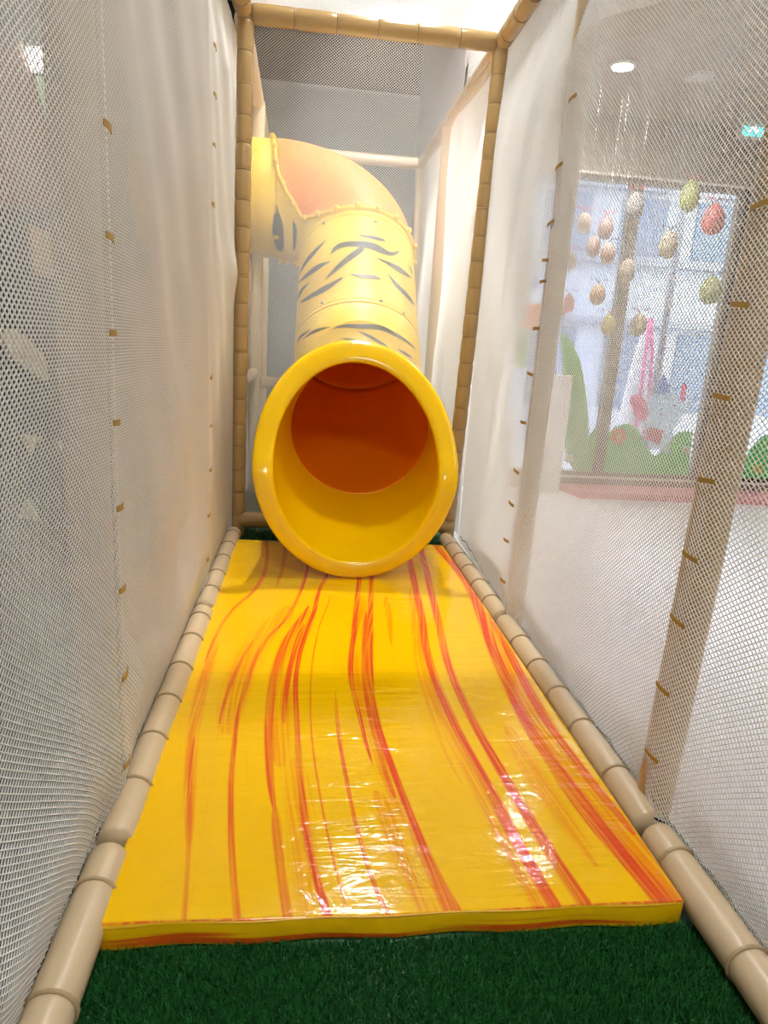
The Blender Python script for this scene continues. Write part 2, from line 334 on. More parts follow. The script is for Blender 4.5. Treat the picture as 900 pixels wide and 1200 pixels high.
# ================================================================= MAT with printed streaks
MX0, MX1, MY0, MY1, MZ = -.365, .842, 1.105, 3.745, .065
def mat_material():
    m = bpy.data.materials.new('streaked_vinyl'); m.use_nodes = True; nt = m.node_tree; N = nt.nodes; L = nt.links
    b = N['Principled BSDF']; b.inputs['Roughness'].default_value = .11; b.inputs['Specular IOR Level'].default_value = .5
    tc = N.new('ShaderNodeTexCoord'); sp = N.new('ShaderNodeSeparateXYZ'); L.new(tc.outputs['Object'], sp.inputs[0])
    def math_(op, a, c=None, clamp=False):
        n = N.new('ShaderNodeMath'); n.operation = op; n.use_clamp = clamp
        for i, v in enumerate((a, c)):
            if v is None: continue
            if isinstance(v, (int, float)): n.inputs[i].default_value = v
            else: L.new(v, n.inputs[i])
        return n.outputs[0]
    y01 = math_('DIVIDE', math_('SUBTRACT', sp.outputs[1], 1.0), 2.8)
    # fine lengthwise grain
    mp = N.new('ShaderNodeMapping'); mp.inputs['Scale'].default_value = (120, 2.2, 1); L.new(tc.outputs['Object'], mp.inputs[0])
    # the grain follows the common bend of the print
    bend = N.new('ShaderNodeFloatCurve'); L.new(y01, bend.inputs['Value'])
    def setc(node, pts):
        cv = node.mapping.curves[0]; node.mapping.use_clip = True
        pts = sorted(pts)
        while len(cv.points) < len(pts): cv.points.new(.5, .5)
        for p, (a, v) in zip(cv.points, pts): p.location = (a, v); p.handle_type = 'AUTO'
        node.mapping.update()
    cm = [(3.6, .10), (3.0, .08), (2.63, .02), (2.24, -.04), (1.89, -.05), (1.58, -.03), (1.25, .01), (1.1, .03)]
    setc(bend, [((y - 1.0) / 2.8, v + .5) for y, v in cm])
    xb = math_('SUBTRACT', sp.outputs[0], math_('SUBTRACT', bend.outputs[0], .5))
    cb = N.new('ShaderNodeCombineXYZ'); L.new(xb, cb.inputs[0]); L.new(sp.outputs[1], cb.inputs[1]); L.new(cb.outputs[0], mp.inputs[0])
    gz = N.new('ShaderNodeTexNoise'); gz.inputs['Scale'].default_value = 1; gz.inputs['Detail'].default_value = 2; L.new(mp.outputs[0], gz.inputs['Vector'])
    grain = gz.outputs['Fac']
    gr = N.new('ShaderNodeMapRange'); gr.interpolation_type = 'SMOOTHSTEP'; L.new(grain, gr.inputs[0])
    gr.inputs[1].default_value = .36; gr.inputs[2].default_value = .60
    brush = gr.outputs[0]
    acc_o = None; acc_r = None
    # streaks: list of (y, x) centre line, half width, strength, (y range), red or orange, softness
    ST = [
     ([(3.6,-.18),(2.99,-.185),(2.63,-.285),(2.24,-.315),(1.89,-.30),(1.59,-.27),(1.28,-.225),(1.11,-.20)], .010, .75, (2.2,3.74), 'r'),
     ([(3.6,-.17),(2.63,-.275),(2.24,-.30),(1.89,-.295),(1.59,-.265),(1.28,-.22),(1.11,-.20)], .014, .75, (1.3,2.4), 'o'),
     ([(1.9,-.29),(1.59,-.265),(1.28,-.22),(1.11,-.2)], .006, .8, (1.1,1.75), 'r'),
     ([(3.62,.055),(2.64,-.035),(2.35,-.125),(2.0,-.165),(1.71,-.165),(1.39,-.14),(1.12,-.10)], .008, .9, (1.1,3.7), 'r'),
     ([(3.62,.03),(2.64,-.06),(2.35,-.15),(2.0,-.19),(1.71,-.19),(1.5,-.17)], .040, .55, (1.75,2.75), 'o'),
     ([(2.64,-.08),(2.35,-.17),(2.0,-.215),(1.71,-.215)], .007, .7, (1.8,2.4), 'r'),
     ([(3.62,-.08),(3.3,-.08),(3.0,-.10)], .012, .5, (2.95,3.7), 'r'),
     ([(3.19,.12),(2.69,.035),(2.31,-.05),(1.94,-.075),(1.59,-.06),(1.43,-.04)], .016, .95, (1.42,2.75), 'r'),
     ([(3.3,.13),(2.69,.05),(2.31,-.02),(1.94,-.045),(1.59,-.03)], .034, .6, (1.6,2.7), 'o'),
     ([(2.6,.04),(2.31,-.005),(1.94,-.03),(1.7,-.025)], .011, .9, (1.8,2.55), 'r'),
     ([(3.3,.17),(2.95,.10),(2.64,.065),(2.18,.005),(1.79,.01),(1.58,.02),(1.25,.05),(1.11,.08)], .010, 1.0, (1.1,3.7), 'r'),
     ([(1.7,.0),(1.58,.01),(1.25,.035),(1.11,.055)], .024, .5, (1.1,1.65), 'o'),
     ([(1.5,-.045),(1.25,-.02),(1.11,0)], .012, .75, (1.1,1.45), 'r'),
     ([(3.3,.19),(2.9,.15),(2.4,.075),(1.9,.05),(1.5,.07),(1.1,.12)], .0035, .7, (1.1,2.9), 'r'),
     ([(2.4,.15),(1.9,.13),(1.58,.14),(1.25,.17),(1.11,.2)], .006, .85, (1.1,2.0), 'r'),
     ([(3.1,.295),(2.47,.225),(2.11,.19),(1.84,.20),(1.58,.22),(1.45,.24)], .012, 1.0, (1.6,3.7), 'r'),
     ([(3.1,.315),(2.47,.25),(2.11,.215),(1.84,.225),(1.58,.25),(1.3,.28)], .022, .6, (1.35,2.9), 'o'),
     ([(3.1,.355),(2.39,.285),(1.89,.25),(1.58,.27),(1.26,.31),(1.1,.345)], .012, 1.0, (1.1,3.7), 'r'),
     ([(3.1,.34),(2.39,.265),(1.89,.235),(1.58,.25),(1.3,.28)], .014, .85, (1.45,2.7), 'r'),
     ([(1.6,.20),(1.4,.23),(1.25,.25),(1.1,.29)], .016, .65, (1.1,1.5), 'o'),
     ([(1.45,.285),(1.25,.305),(1.1,.33)], .016, .8, (1.1,1.4), 'r'),
     ([(2.9,.40),(2.6,.385),(2.3,.36)], .010, .6, (2.35,2.9), 'o'),
     ([(3.4,.59),(2.66,.53),(2.18,.485),(1.79,.49),(1.46,.515),(1.23,.535),(1.11,.55)], .017, 1.0, (1.1,3.74), 'r'),
     ([(3.4,.57),(2.66,.51),(2.18,.465),(1.79,.47),(1.46,.495),(1.23,.515),(1.11,.53)], .022, .65, (1.1,3.0), 'o'),
     ([(3.4,.67),(2.57,.59),(2.12,.55),(1.69,.56),(1.36,.585),(1.09,.62)], .017, 1.0, (1.1,3.74), 'r'),
     ([(2.0,.43),(1.7,.43),(1.4,.46)], .006, .5, (1.5,2.3), 'o'),
     ([(3.7,.80),(2.99,.825),(2.49,.775),(2.05,.735),(1.69,.725),(1.39,.75),(1.19,.785),(1.09,.805)], .024, 1.0, (1.1,3.74), 'r'),
     ([(2.6,.81),(2.05,.77),(1.69,.76),(1.39,.79),(1.19,.82)], .040, .8, (1.1,2.7), 'o'),
     ([(2.6,.83),(2.05,.80),(1.69,.795),(1.39,.82)], .018, .95, (1.3,2.6), 'r'),
     ([(1.9,.66),(1.6,.655),(1.4,.67),(1.2,.69)], .022, .55, (1.2,1.8), 'o'),
     ([(1.7,.71),(1.39,.73),(1.19,.765),(1.09,.78)], .013, .9, (1.1,1.6), 'r'),
    ]
    def node_curve(pts):
        n = N.new('ShaderNodeFloatCurve'); L.new(y01, n.inputs['Value']); setc(n, pts); return n.outputs[0]
    for (pts, hwid, stg, (ya, yb), kind) in ST:
        cx = math_('SUBTRACT', node_curve([((y - 1.0) / 2.8, (x + .5) / 1.5) for y, x in pts]), 0.0)
        cxm = math_('SUBTRACT', math_('MULTIPLY', cx, 1.5), .5)
        d = math_('ABSOLUTE', math_('SUBTRACT', sp.outputs[0], cxm))
        a0 = (ya - 1.0) / 2.8; b0 = (yb - 1.0) / 2.8; r = .35 * (b0 - a0)
        lo = 0.0 if ya > 1.11 else 1.0; hi = 0.0 if yb < 3.69 else 1.0
        env = node_curve([(max(a0, .001), lo), (a0 + r, .9), (b0 - r, 1.0), (min(b0, .999), hi)])
        wv = math_('MAXIMUM', math_('MULTIPLY', math_('ADD', env, .02), hwid * (1.7 if kind == 'o' else 1.15)), .0002)
        v = math_('SUBTRACT', 1.0, math_('DIVIDE', d, wv), True)
        sharp = 2.6 if kind == 'r' else 2.2
        v = math_('MULTIPLY', v, sharp, True)
        v = math_('MULTIPLY', math_('MULTIPLY', v, stg), math_('ADD', math_('MULTIPLY', brush, .8 if kind == 'o' else .5), .12 if kind == 'o' else .5), True)
        if kind == 'r': acc_r = v if acc_r is None else math_('MAXIMUM', acc_r, v)
        else: acc_o = v if acc_o is None else math_('MAXIMUM', acc_o, v)
    # faint streaks everywhere
    ramp = N.new('ShaderNodeValToRGB'); L.new(grain, ramp.inputs[0])
    ramp.color_ramp.elements[0].position = .66; ramp.color_ramp.elements[0].color = (0, 0, 0, 1)
    ramp.color_ramp.elements[1].position = .74; ramp.color_ramp.elements[1].color = (.35, .35, .35, 1)
    big = N.new('ShaderNodeTexNoise'); big.inputs['Scale'].default_value = 2.2; L.new(cb.outputs[0], big.inputs['Vector'])
    faint = math_('MULTIPLY', ramp.outputs[0], math_('MULTIPLY', math_('SUBTRACT', big.outputs['Fac'], .35), 2.0, True))
    acc_o = math_('MAXIMUM', acc_o, faint)
    def mix(f, A, Bc):
        n = N.new('ShaderNodeMix'); n.data_type = 'RGBA'; L.new(f, n.inputs[0])
        if isinstance(A, tuple): n.inputs[6].default_value = A + (1,)
        else: L.new(A, n.inputs[6])
        n.inputs[7].default_value = Bc + (1,)
        return n.outputs[2]
    c = mix(acc_o, rgb(247, 194, 3), rgb(236, 116, 8)); c = mix(acc_r, c, rgb(226, 76, 30))
    L.new(c, b.inputs['Base Color'])
    # creased vinyl: cross wrinkles plus crumpled patches
    m2 = N.new('ShaderNodeMapping'); m2.inputs['Scale'].default_value = (2.2, 14, 1); m2.inputs['Rotation'].default_value = (0, 0, .12); L.new(tc.outputs['Object'], m2.inputs[0])
    w1 = N.new('ShaderNodeTexNoise'); w1.inputs['Scale'].default_value = 1.6; w1.inputs['Detail'].default_value = 3; w1.inputs['Distortion'].default_value = .6; L.new(m2.outputs[0], w1.inputs['Vector'])
    w2 = N.new('ShaderNodeTexNoise'); w2.inputs['Scale'].default_value = 9; w2.inputs['Detail'].default_value = 4; w2.inputs['Distortion'].default_value = 1.2; L.new(tc.outputs['Object'], w2.inputs['Vector'])
    vor = N.new('ShaderNodeTexVoronoi'); vor.feature = 'DISTANCE_TO_EDGE'; vor.inputs['Scale'].default_value = 13; L.new(w2.outputs['Color'], vor.inputs['Vector'])
    hgt = math_('ADD', math_('MULTIPLY', w1.outputs['Fac'], .7), math_('MULTIPLY', w2.outputs['Fac'], .45))
    bp = N.new('ShaderNodeBump'); bp.inputs['Strength'].default_value = .45; bp.inputs['Distance'].default_value = .012
    L.new(hgt, bp.inputs['Height']); L.new(bp.outputs['Normal'], b.inputs['Normal'])
    return m
def side_material():
    m = bpy.data.materials.new('mat_side_vinyl'); m.use_nodes = True; nt = m.node_tree; N = nt.nodes; L = nt.links
    b = N['Principled BSDF']; b.inputs['Roughness'].default_value = .3
    tc = N.new('ShaderNodeTexCoord'); mp = N.new('ShaderNodeMapping'); mp.inputs['Scale'].default_value = (1.3, 1.3, 42); L.new(tc.outputs['Object'], mp.inputs[0])
    nz = N.new('ShaderNodeTexNoise'); nz.inputs['Scale'].default_value = 1.0; nz.inputs['Detail'].default_value = 1.5; L.new(mp.outputs[0], nz.inputs['Vector'])
    rp = N.new('ShaderNodeValToRGB'); L.new(nz.outputs['Fac'], rp.inputs[0]); rp.color_ramp.elements[0].position = .60; rp.color_ramp.elements[0].color = rgb(240, 192, 8) + (1,)
    rp.color_ramp.elements[1].position = .66; rp.color_ramp.elements[1].color = rgb(224, 96, 24) + (1,)
    L.new(rp.outputs[0], b.inputs['Base Color'])
    n2 = N.new('ShaderNodeTexNoise'); n2.inputs['Scale'].default_value = 16; L.new(tc.outputs['Object'], n2.inputs['Vector'])
    bp = N.new('ShaderNodeBump'); bp.inputs['Strength'].default_value = .6; bp.inputs['Distance'].default_value = .01; L.new(n2.outputs['Fac'], bp.inputs['Height']); L.new(bp.outputs['Normal'], b.inputs['Normal'])
    return m
def crash_mat():
    # gently uneven top, rounded edges
    nx, ny = 60, 130
    bm = box_bm(MX0, MX1, MY0, MY1, .004, MZ, .008, 3)
    bmesh.ops.subdivide_edges(bm, edges=[e for e in bm.edges if abs((e.verts[0].co - e.verts[1].co).x) > .5 or abs((e.verts[0].co - e.verts[1].co).y) > .5], cuts=40, use_grid_fill=True)
    for v in bm.verts:
        u = v.co
        if u.z > .05:
            u.z += .0025 * math.sin(u.x * 7 + u.y * 3) + .002 * math.sin(u.y * 11 - u.x * 4)
        if u.y < MY0 + .02:
            u.y += .004 * math.sin(u.x * 23) * (1 if u.z < .05 else .3)
    bm.normal_update()
    for fc in bm.faces: fc.material_index = 0 if fc.normal.z > .35 else 1
    idx = [fc.material_index for fc in bm.faces]
    o = bm_obj('landing_mat', bm, mat_material(), smooth=True); o.data.materials.append(side_material())
    o.data.polygons.foreach_set('material_index', idx)
    tag(o, 'yellow landing mat printed with red and orange streaks at the slide exit', 'mat')
    # seam welt along the front top edge
    seam = tube_mesh('seam_piping', [(x, MY0 + .002 + .002 * math.sin(x * 23), MZ - .006) for x in np.linspace(MX0 + .006, MX1 - .006, 60)], .0028, 6)
    link('seam_piping', seam, mat('mat_piping', rgb(226, 170, 20), .35), o, True)
    for xx in (MX0 + .002, MX1 - .002):
        s2 = tube_mesh('seam_piping', [(xx, y, MZ - .006) for y in np.linspace(MY0 + .006, MY1 - .006, 30)], .0028, 6)
        link('seam_piping', s2, MATS['mat_piping'], o, True)
    return o
crash_mat()

# ================================================================= PADDED FRAME
FR = empty('play_frame', (.28, 2.6, 0))
tag(FR, 'beige padded tube frame that carries the white nets around the lane', 'play frame')
def sleeve(name, a, b, r, m, seg=.15, off=0.0, pinch=.13, puff=.05, bands=True, band_scale=1.0, bm_=None):
    """padded pipe from a to b with a crease and a tie every seg metres"""
    a = Vector(a); b = Vector(b); Ln = (b - a).length; t = (b - a) / Ln
    pts = [0.0]; rad = [r * .95]; cre = []
    s = seg * (1 - off)
    while s < Ln - .03:
        cre.append(s); s += seg * random.uniform(.9, 1.1)
    for c, nxt in zip([0.0] + cre, cre + [Ln]):
        d = nxt - c
        for f, k in ((.05, 1.0), (.18, 1 + puff * .7), (.5, 1 + puff), (.82, 1 + puff * .7), (.95, 1.0)):
            pts.append(c + d * f); rad.append(r * k)
        if nxt < Ln:
            pts.append(nxt); rad.append(r * (1 - pinch))
    pts.append(Ln); rad.append(r * .95)
    o = link(name, tube_mesh(name, [a + t * p for p in pts], rad, 20), m, smooth=True); keep(o, FR)
    if bands:
        for c in cre:
            q = a + t * c
            ref = Vector((0, 0, 1)) if abs(t.z) < .9 else Vector((1, 0, 0))
            u = t.cross(ref).normalized(); w = t.cross(u); rr = r * (1 - pinch) + .0025
            me = tube_mesh('band', [q + (u * math.cos(x) + w * math.sin(x)) * rr for x in np.linspace(0, 2 * math.pi, 17)[:-1]], .0045 * band_scale, 6, closed=True)
            bo = link('band', me, bm_ or band_m, smooth=True); bo.parent = o; bo.matrix_parent_inverse = Matrix.Translation(-Vector(FR.location))
            bo.matrix_parent_inverse = Matrix.Identity(4)
    return o
TOP = 2.79; YB = 3.98
LX, RX = -.372, .945
sleeve('post', (LX - .006, YB, 0.02), (LX + .012, YB, TOP), .041, padd_m, .14)
post_br = sleeve('post', (RX - .03, YB, 0.02), (RX + .04, YB, TOP), .041, padd_m, .14)
sleeve('beam', (LX + .045, YB, TOP - .005), (RX + .0, YB, TOP + .0), .046, padd_m, .215, pinch=.1)
sleeve('beam', (LX, YB, .12), (RX, YB, .12), .045, padd_m, .22, pinch=.08)
# side top rails (run along the lane) and floor rails
sleeve('rail', (LX - .02, .3, TOP + .02), (LX, YB - .04, TOP), .044, padd_m, .22, pinch=.08)
sleeve('rail', (RX + .04, .3, TOP + .02), (RX + .04, YB - .04, TOP), .044, padd_m, .22, pinch=.08)
RXF, LXF = .892, -.392
for (x, ys) in ((LXF, (.45, 1.32, 2.70, 3.93)), (RXF, (.45, 1.335, 2.64, 3.93))):
    for ya, yb in zip(ys[:-1], ys[1:]):
        sleeve('floor_rail', (x, ya + .02, .05), (x, yb - .02, .05), .043, pad_m, .27 if ya < 1 else .22, off=.15, pinch=.03, puff=.02, bm_=mat('rail_band', rgb(176, 152, 114), .35))
post_m = mat('sand_vinyl', rgb(194, 162, 112), 0.3, 0.05, 6, 0.15, 14)
# lane posts behind the nets
pl1 = sleeve('post', (-.462, 1.49, 0.0), (-.462, 1.50, TOP), .046, pad_m, .2, bands=False, pinch=.02, puff=.01)
pl2 = sleeve('post', (-.462, 2.90, 0.0), (-.462, 3.05, TOP), .046, pad_m, .2, bands=False, pinch=.02, puff=.01)
pr1 = sleeve('post', (.947, 1.44, 0.0), (.947, 1.356, TOP), .045, post_m, .5, bands=False, pinch=.01, puff=.01)
pr2 = sleeve('post', (.942, 2.66, 0.0), (.942, 2.60, TOP), .040, pad_m, .2, bands=False, pinch=.02, puff=.01)
# cage around the tube behind
CY1, CY2 = 5.30, 6.45
sleeve('post', (.975, CY1, 0), (.975, CY1, TOP), .047, pad_m, .4, bands=False, pinch=.02, puff=.02)
sleeve('post', (.965, CY2, 0), (.965, CY2, TOP), .04, pad_m, .2, bands=False, pinch=.02)
sleeve('post', (-.385, CY1, 0), (-.385, CY1, TOP), .047, pad_m, .3, bands=False, pinch=.03, puff=.02)
sleeve('post', (-.40, CY2, 0), (-.40, CY2, TOP), .04, pad_m, .2, bands=False, pinch=.02)
sleeve('rail', (RX + .035, YB + .05, TOP - .01), (.965, CY2 - .03, TOP - .01), .044, pad_m, .3, bands=False, pinch=.02)
sleeve('rail', (LX - .01, YB + .05, TOP - .01), (-.40, CY2 - .03, TOP - .01), .044, pad_m, .3, bands=False, pinch=.02)
sleeve('beam', (-.36, CY2, TOP - .01), (.93, CY2, TOP - .01), .046, pad_m, .3, bands=False, pinch=.02)
sleeve('rail', (-.392, YB + .05, .93), (-.392, CY1 - .04, .93), .04, pad_m, .3, bands=False, pinch=.02)
sleeve('beam', (-.34, CY1, .86), (.0, CY1, .86), .045, pad_m, .3, bands=False, pinch=.02)
# straps that tie the nets to the posts
def tie(post, p, along, inward, w, h):
    """flat strap hugging the net: along = horizontal direction on the net, inward = towards the lane"""
    al = Vector(along).normalized(); inn = Vector(inward).normalized(); up = Vector((0, 0, 1))
    p = Vector(p); V = []; K = 7; th = .0025
    tl = random.uniform(-.12, .12)
    for i in range(K):
        s = -1 + 2 * i / (K - 1)
        cpos = p + al * (s * w / 2) + inn * (.004 * (1 - s * s) + .002) + up * (tl * s * w / 2)
        for dz, dn in ((-h / 2, 0), (h / 2, 0), (h / 2, th), (-h / 2, th)):
            V.append(cpos + up * dz + inn * dn)
    Fc = []
    for i in range(K - 1):
        for j in range(4):
            Fc.append((i * 4 + j, i * 4 + (j + 1) % 4, (i + 1) * 4 + (j + 1) % 4, (i + 1) * 4 + j))
    Fc += [(0, 3, 2, 1), tuple((K - 1) * 4 + j for j in range(4))]
    o = pyd('tie', V, Fc, tie_m, smooth=False); o.parent = post

# ================================================================= NETS
def net(name, P, u0, u1, v0, v1, label, a=.016, b=.0138, dia=.0030, seg=.055, hole=None, m=None, ph=0.0):
    """diamond netting: two crossing families of cords over the sheet P(u, v) -> xyz"""
    allV = []; allF = []; base = 0
    def normal(u, v):
        e = .004
        du = P(u + e, v) - P(u - e, v); dv = P(u, v + e) - P(u, v - e)
        n = np.cross(du, dv); return n / np.linalg.norm(n, axis=1, keepdims=True)
    for sgn in (1, -1):
        # lines u/a + sgn*v/b = k
        vals = [u / a + sgn * v / b for u in (u0, u1) for v in (v0, v1)]
        for k in range(math.ceil(min(vals)), math.floor(max(vals)) + 1):
            # parametrise by v ; u = a*(k - sgn*v/b)
            va = (k - u0 / a) * b * sgn; vb = (k - u1 / a) * b * sgn
            lo, hi = max(v0, min(va, vb)), min(v1, max(va, vb))
            if hi - lo < .004: continue
            n = max(2, int((hi - lo) * math.hypot(a, b) / b / seg) + 2)
            v = np.linspace(lo, hi, n); u = a * (k - sgn * v / b)
            runs = [np.arange(n)]
            if hole is not None:
                keepm = ~hole(u, v); runs = []
                idx = np.where(keepm)[0]
                if len(idx): runs = [r for r in np.split(idx, np.where(np.diff(idx) > 1)[0] + 1) if len(r) > 1]
            for r in runs:
                uu, vv = u[r], v[r]
                c = P(uu, vv); N_ = normal(uu, vv)
                t = np.gradient(c, axis=0); t /= np.linalg.norm(t, axis=1, keepdims=True)
                s = np.cross(t, N_); R_ = dia / 2
                off = sgn * dia * .25
                ring = np.stack([c + N_ * (R_ + off), c - N_ * (.5 * R_ - off) + s * .866 * R_, c - N_ * (.5 * R_ - off) - s * .866 * R_], 1)
                allV.append(ring.reshape(-1, 3)); q = len(r)
                i = np.arange(q - 1)[:, None] * 3 + base
                for j in range(3):
                    j2 = (j + 1) % 3
                    allF.append(np.concatenate([i + j, i + j2, i + j2 + 3, i + j + 3], 1))
                base += q * 3
    V = np.concatenate(allV); Fq = np.concatenate(allF)
    me = bpy.data.meshes.new(name)
    me.vertices.add(len(V)); me.vertices.foreach_set('co', V.ravel())
    me.loops.add(Fq.size); me.loops.foreach_set('vertex_index', Fq.ravel().astype(np.int32))
    me.polygons.add(len(Fq)); me.polygons.foreach_set('loop_start', (np.arange(len(Fq)) * 4).astype(np.int32)); me.polygons.foreach_set('loop_total', np.full(len(Fq), 4, np.int32))
    me.polygons.foreach_set('use_smooth', np.ones(len(Fq), bool))
    me.update(calc_edges=True)
    o = link(name, me, m or net_m)
    tag(o, label, 'net', 'play frame nets')
    return o
def sm(x, a, b):
    t = np.clip((x - a) / (b - a), 0, 1); return t * t * (3 - 2 * t)
def waves(u, v, s=0):
    return .006 * np.sin(u * 5.1 + v * 2.3 + s) + .005 * np.sin(v * 6.7 - u * 3.1 + 2 * s) + .003 * np.sin(u * 13 + v * 9 + s)
def bay(u, posts):
    out = np.zeros_like(u)
    for p0, p1 in zip(posts[:-1], posts[1:]):
        t = np.clip((u - p0) / (p1 - p0), 0, 1); out = np.maximum(out, np.sin(np.pi * t) * ((u >= p0) & (u <= p1)))
    return out
PRY = [.3, 1.37, 2.62, 3.96]; PLY = [.3, 1.49, 2.97, 3.96]
def P_right(u, v):
    bw = bay(u, PRY); up = sm(v, .06, .5)
    x = .899 + .085 * sm(u, 2.75, 3.9) + .105 * sm(v, 2.2, 2.74) * (1 - .75 * sm(u, 2.75, 3.9)) + bw * up * (.014 + .010 * np.sin(v * 2.0)) + .036 * (1 - sm(v, .03, .25)) * np.clip(bw * 2.5, 0, 1) * (1 - sm(u, 2.9, 3.9)) + waves(u, v, .4) * bw * up
    return np.stack([x, u + .014 * np.sin(v * 4.2 + u) * bw, v + .026 * np.sin(u * 4.7 + .8) * (1 - sm(v, .1, 1.2)) * sm(v, .02, .2) * bw], 1)
def P_left(u, v):
    bw = bay(u, PLY); up = sm(v, .06, .5)
    x = -.407 + .0 * u - bw * up * (.014 + .010 * np.sin(v * 2.4 + 1)) - .028 * (1 - sm(v, .03, .25)) * np.clip(bw * 2.5, 0, 1) + waves(u, v, 1.7) * bw * up - .02 * sm(v, 2.3, 2.74)
    pinch = np.exp(-((v - 1.52) / .1) ** 2) * sm(u, 3.1, 3.9) * .02
    return np.stack([x + pinch, u + .014 * np.sin(v * 3.7 + u + 2) * bw, v + .032 * np.sin(u * 4.3 + 1.8) * (1 - sm(v, .1, 1.3)) * sm(v, .02, .2) * bw], 1)
net_r = net('side_net', P_right, .62, 3.955, .03, TOP - .03, 'white mesh net wall between the lane and the windowed room')
net_l = net('side_net', P_left, .62, 3.955, .03, TOP - .03, 'white mesh net wall between the lane and the grey mural wall')
def P_top(u, v):
    return np.stack([u, v, TOP + .035 - .03 * np.sin(np.pi * (u + .37) / 1.31) * np.sin(np.pi * np.clip((v - .4) / 3.6, 0, 1)) + .004 * np.sin(u * 9 + v * 7)], 1)
net('roof_net', P_top, -.37, .96, 1.9, 3.97, 'white mesh net stretched overhead as the roof of the lane', seg=.08)
def P_cr(u, v): return np.stack([.99 + .012 * np.sin(v * 4 + u * 5) + .01 * np.sin(u * 6), u, v], 1)
def P_cl(u, v): return np.stack([-.43 + .01 * np.sin(v * 4 + u * 5), u, v], 1)
net('cage_net', P_cr, YB + .03, CY2, .05, TOP - .02, 'white mesh net beside the tube, on the window side', seg=.1)
net('cage_net', P_cl, YB + .03, CY2, .05, TOP - .02, 'white mesh net beside the tube, on the mural wall side', seg=.1,
    hole=lambda u, v: (u - 5.33) ** 2 + (v - 2.15) ** 2 < .44 ** 2)
# dark edge cord of the side nets along the floor rails
for o, P in ((net_r, P_right), (net_l, P_left)):
    us = np.linspace(.7, 3.9, 120); c = P(us, np.full_like(us, .06))
    sgn = 1 if o is net_r else -1
    pts = [(p[0] - sgn * .0, p[1], .075 + .008 * math.sin(i * .9) + .004 * math.sin(i * 2.3)) for i, p in enumerate(c)]
    link('edge_cord', tube_mesh('edge_cord', pts, .0026, 5), cord_m, o, True)
# vertical seam cords where two net widths meet at a post
for (o, P, u) in ((net_r, P_right, 2.60), (net_l, P_left, 1.52), (net_l, P_left, 2.98)):
    vs = np.linspace(.08, 2.7, 60); c = P(np.full_like(vs, u), vs)
    link('seam_cord', tube_mesh('seam_cord', [tuple(p) for p in c], .0018, 5), net_m, o, True)
for (px, py) in [(893, 240), (868, 357), (847, 465), (829, 563), (810, 652), (795, 727), (778, 807), (765, 885)]:
    q = at_x(px, py, .897); tie(pr1, (.897, q[1], q[2]), (0, 1, 0), (-1, 0, 0), .062, .011)
for (px, py) in [(672, 115), (656, 195), (646, 262), (640, 305), (637, 330), (629, 385), (622, 438), (614, 495), (606, 552), (600, 590), (594, 633), (590, 680)]:
    q = at_x(px, py, .897); tie(pr2, (.897, q[1], q[2]), (0, 1, 0), (-1, 0, 0), .07, .012)
for (px, py) in [(124, 148), (127, 278), (131, 390), (135, 495), (139, 594), (142, 690), (145, 790), (147, 893)]:
    q = at_x(px, py, -.404); tie(pl1, (-.404, q[1], q[2]), (0, 1, 0), (1, 0, 0), .05, .013)
for (px, py) in [(251, 55), (251, 112), (250, 170), (249, 240), (247, 442), (247, 498), (246, 550), (244, 603), (243, 655)]:
    q = at_x(px, py, -.404); tie(pl2, (-.404, q[1], q[2]), (0, 1, 0), (1, 0, 0), .06, .014)

# ================================================================= TUBE SLIDE
SL = empty('tube_slide', (.31, 3.5, 0.066))
tag(SL, 'yellow tube slide with black tiger stripes and an orange elbow', 'tube slide')
RO = .395; NS = 72
PHI = np.linspace(0, 2 * np.pi, NS, endpoint=False)
def ring_yz(c, th, r=RO, n=None):
    nv = np.array([0, -math.sin(th), math.cos(th)])
    return np.array(c)[None] + r * (np.cos(PHI)[:, None] * np.array([1., 0, 0]) + np.sin(PHI)[:, None] * nv)
def loft(name, rings, m, parent=SL, thick=.009, smooth=True):
    k = len(rings); V = np.concatenate(rings); Fc = []
    for i in range(k - 1):
        for j in range(NS):
            Fc.append((i * NS + j, i * NS + (j + 1) % NS, (i + 1) * NS + (j + 1) % NS, (i + 1) * NS + j))
    o = pyd(name, V, Fc, m, smooth=smooth)
    bm = bmesh.new(); bm.from_mesh(o.data); bmesh.ops.recalc_face_normals(bm, faces=bm.faces[:]); bm.to_mesh(o.data); bm.free()
    if thick:
        md = o.modifiers.new('shell', 'SOLIDIFY'); md.thickness = thick; md.offset = -1
    if parent is not None: keep(o, parent)
    return o, V, Fc
D = math.radians
xc = .312
# --- exit section: flange loop blends into ring 0
def Yf(z):                       # bent front plane: lower half upright, upper half leaning back
    z = np.asarray(z, float)
    return 3.105 + .05 * (z - .1) + .50 * np.maximum(0, (z - .52)) * sm(z, .45, .72) + .06 * np.maximum(0, z - .8)
def oval(rx, rz, zc, dx=0.0, push=0.0):
    z = zc + rz * np.sin(PHI)
    return np.stack([xc - .05 + dx + rx * np.cos(PHI), Yf(z) + push, z], 1)
inner = oval(.402, .475, .622)
outer = oval(.496, .566, .636)
R0 = ring_yz((xc + .003, 3.73, .725), D(9)); R1 = ring_yz((xc + .01, 4.38, 1.16), D(46)); R2 = ring_yz((xc + .018, 4.92, 1.72), D(46))
ctrl = [(3.73, .725, 9), (4.05, .87, 28), (4.38, 1.16, 46), (4.65, 1.44, 46), (4.92, 1.72, 46)]
cs = spline(ctrl, 41)            # 0..40: ring0 at 0, ring1 at 20, ring2 at 40
def cring(i, r=RO):
    y, z, th = cs[i]; return ring_yz((xc + .003 + .015 * i / 40, y, z), D(th), r)
rings = []
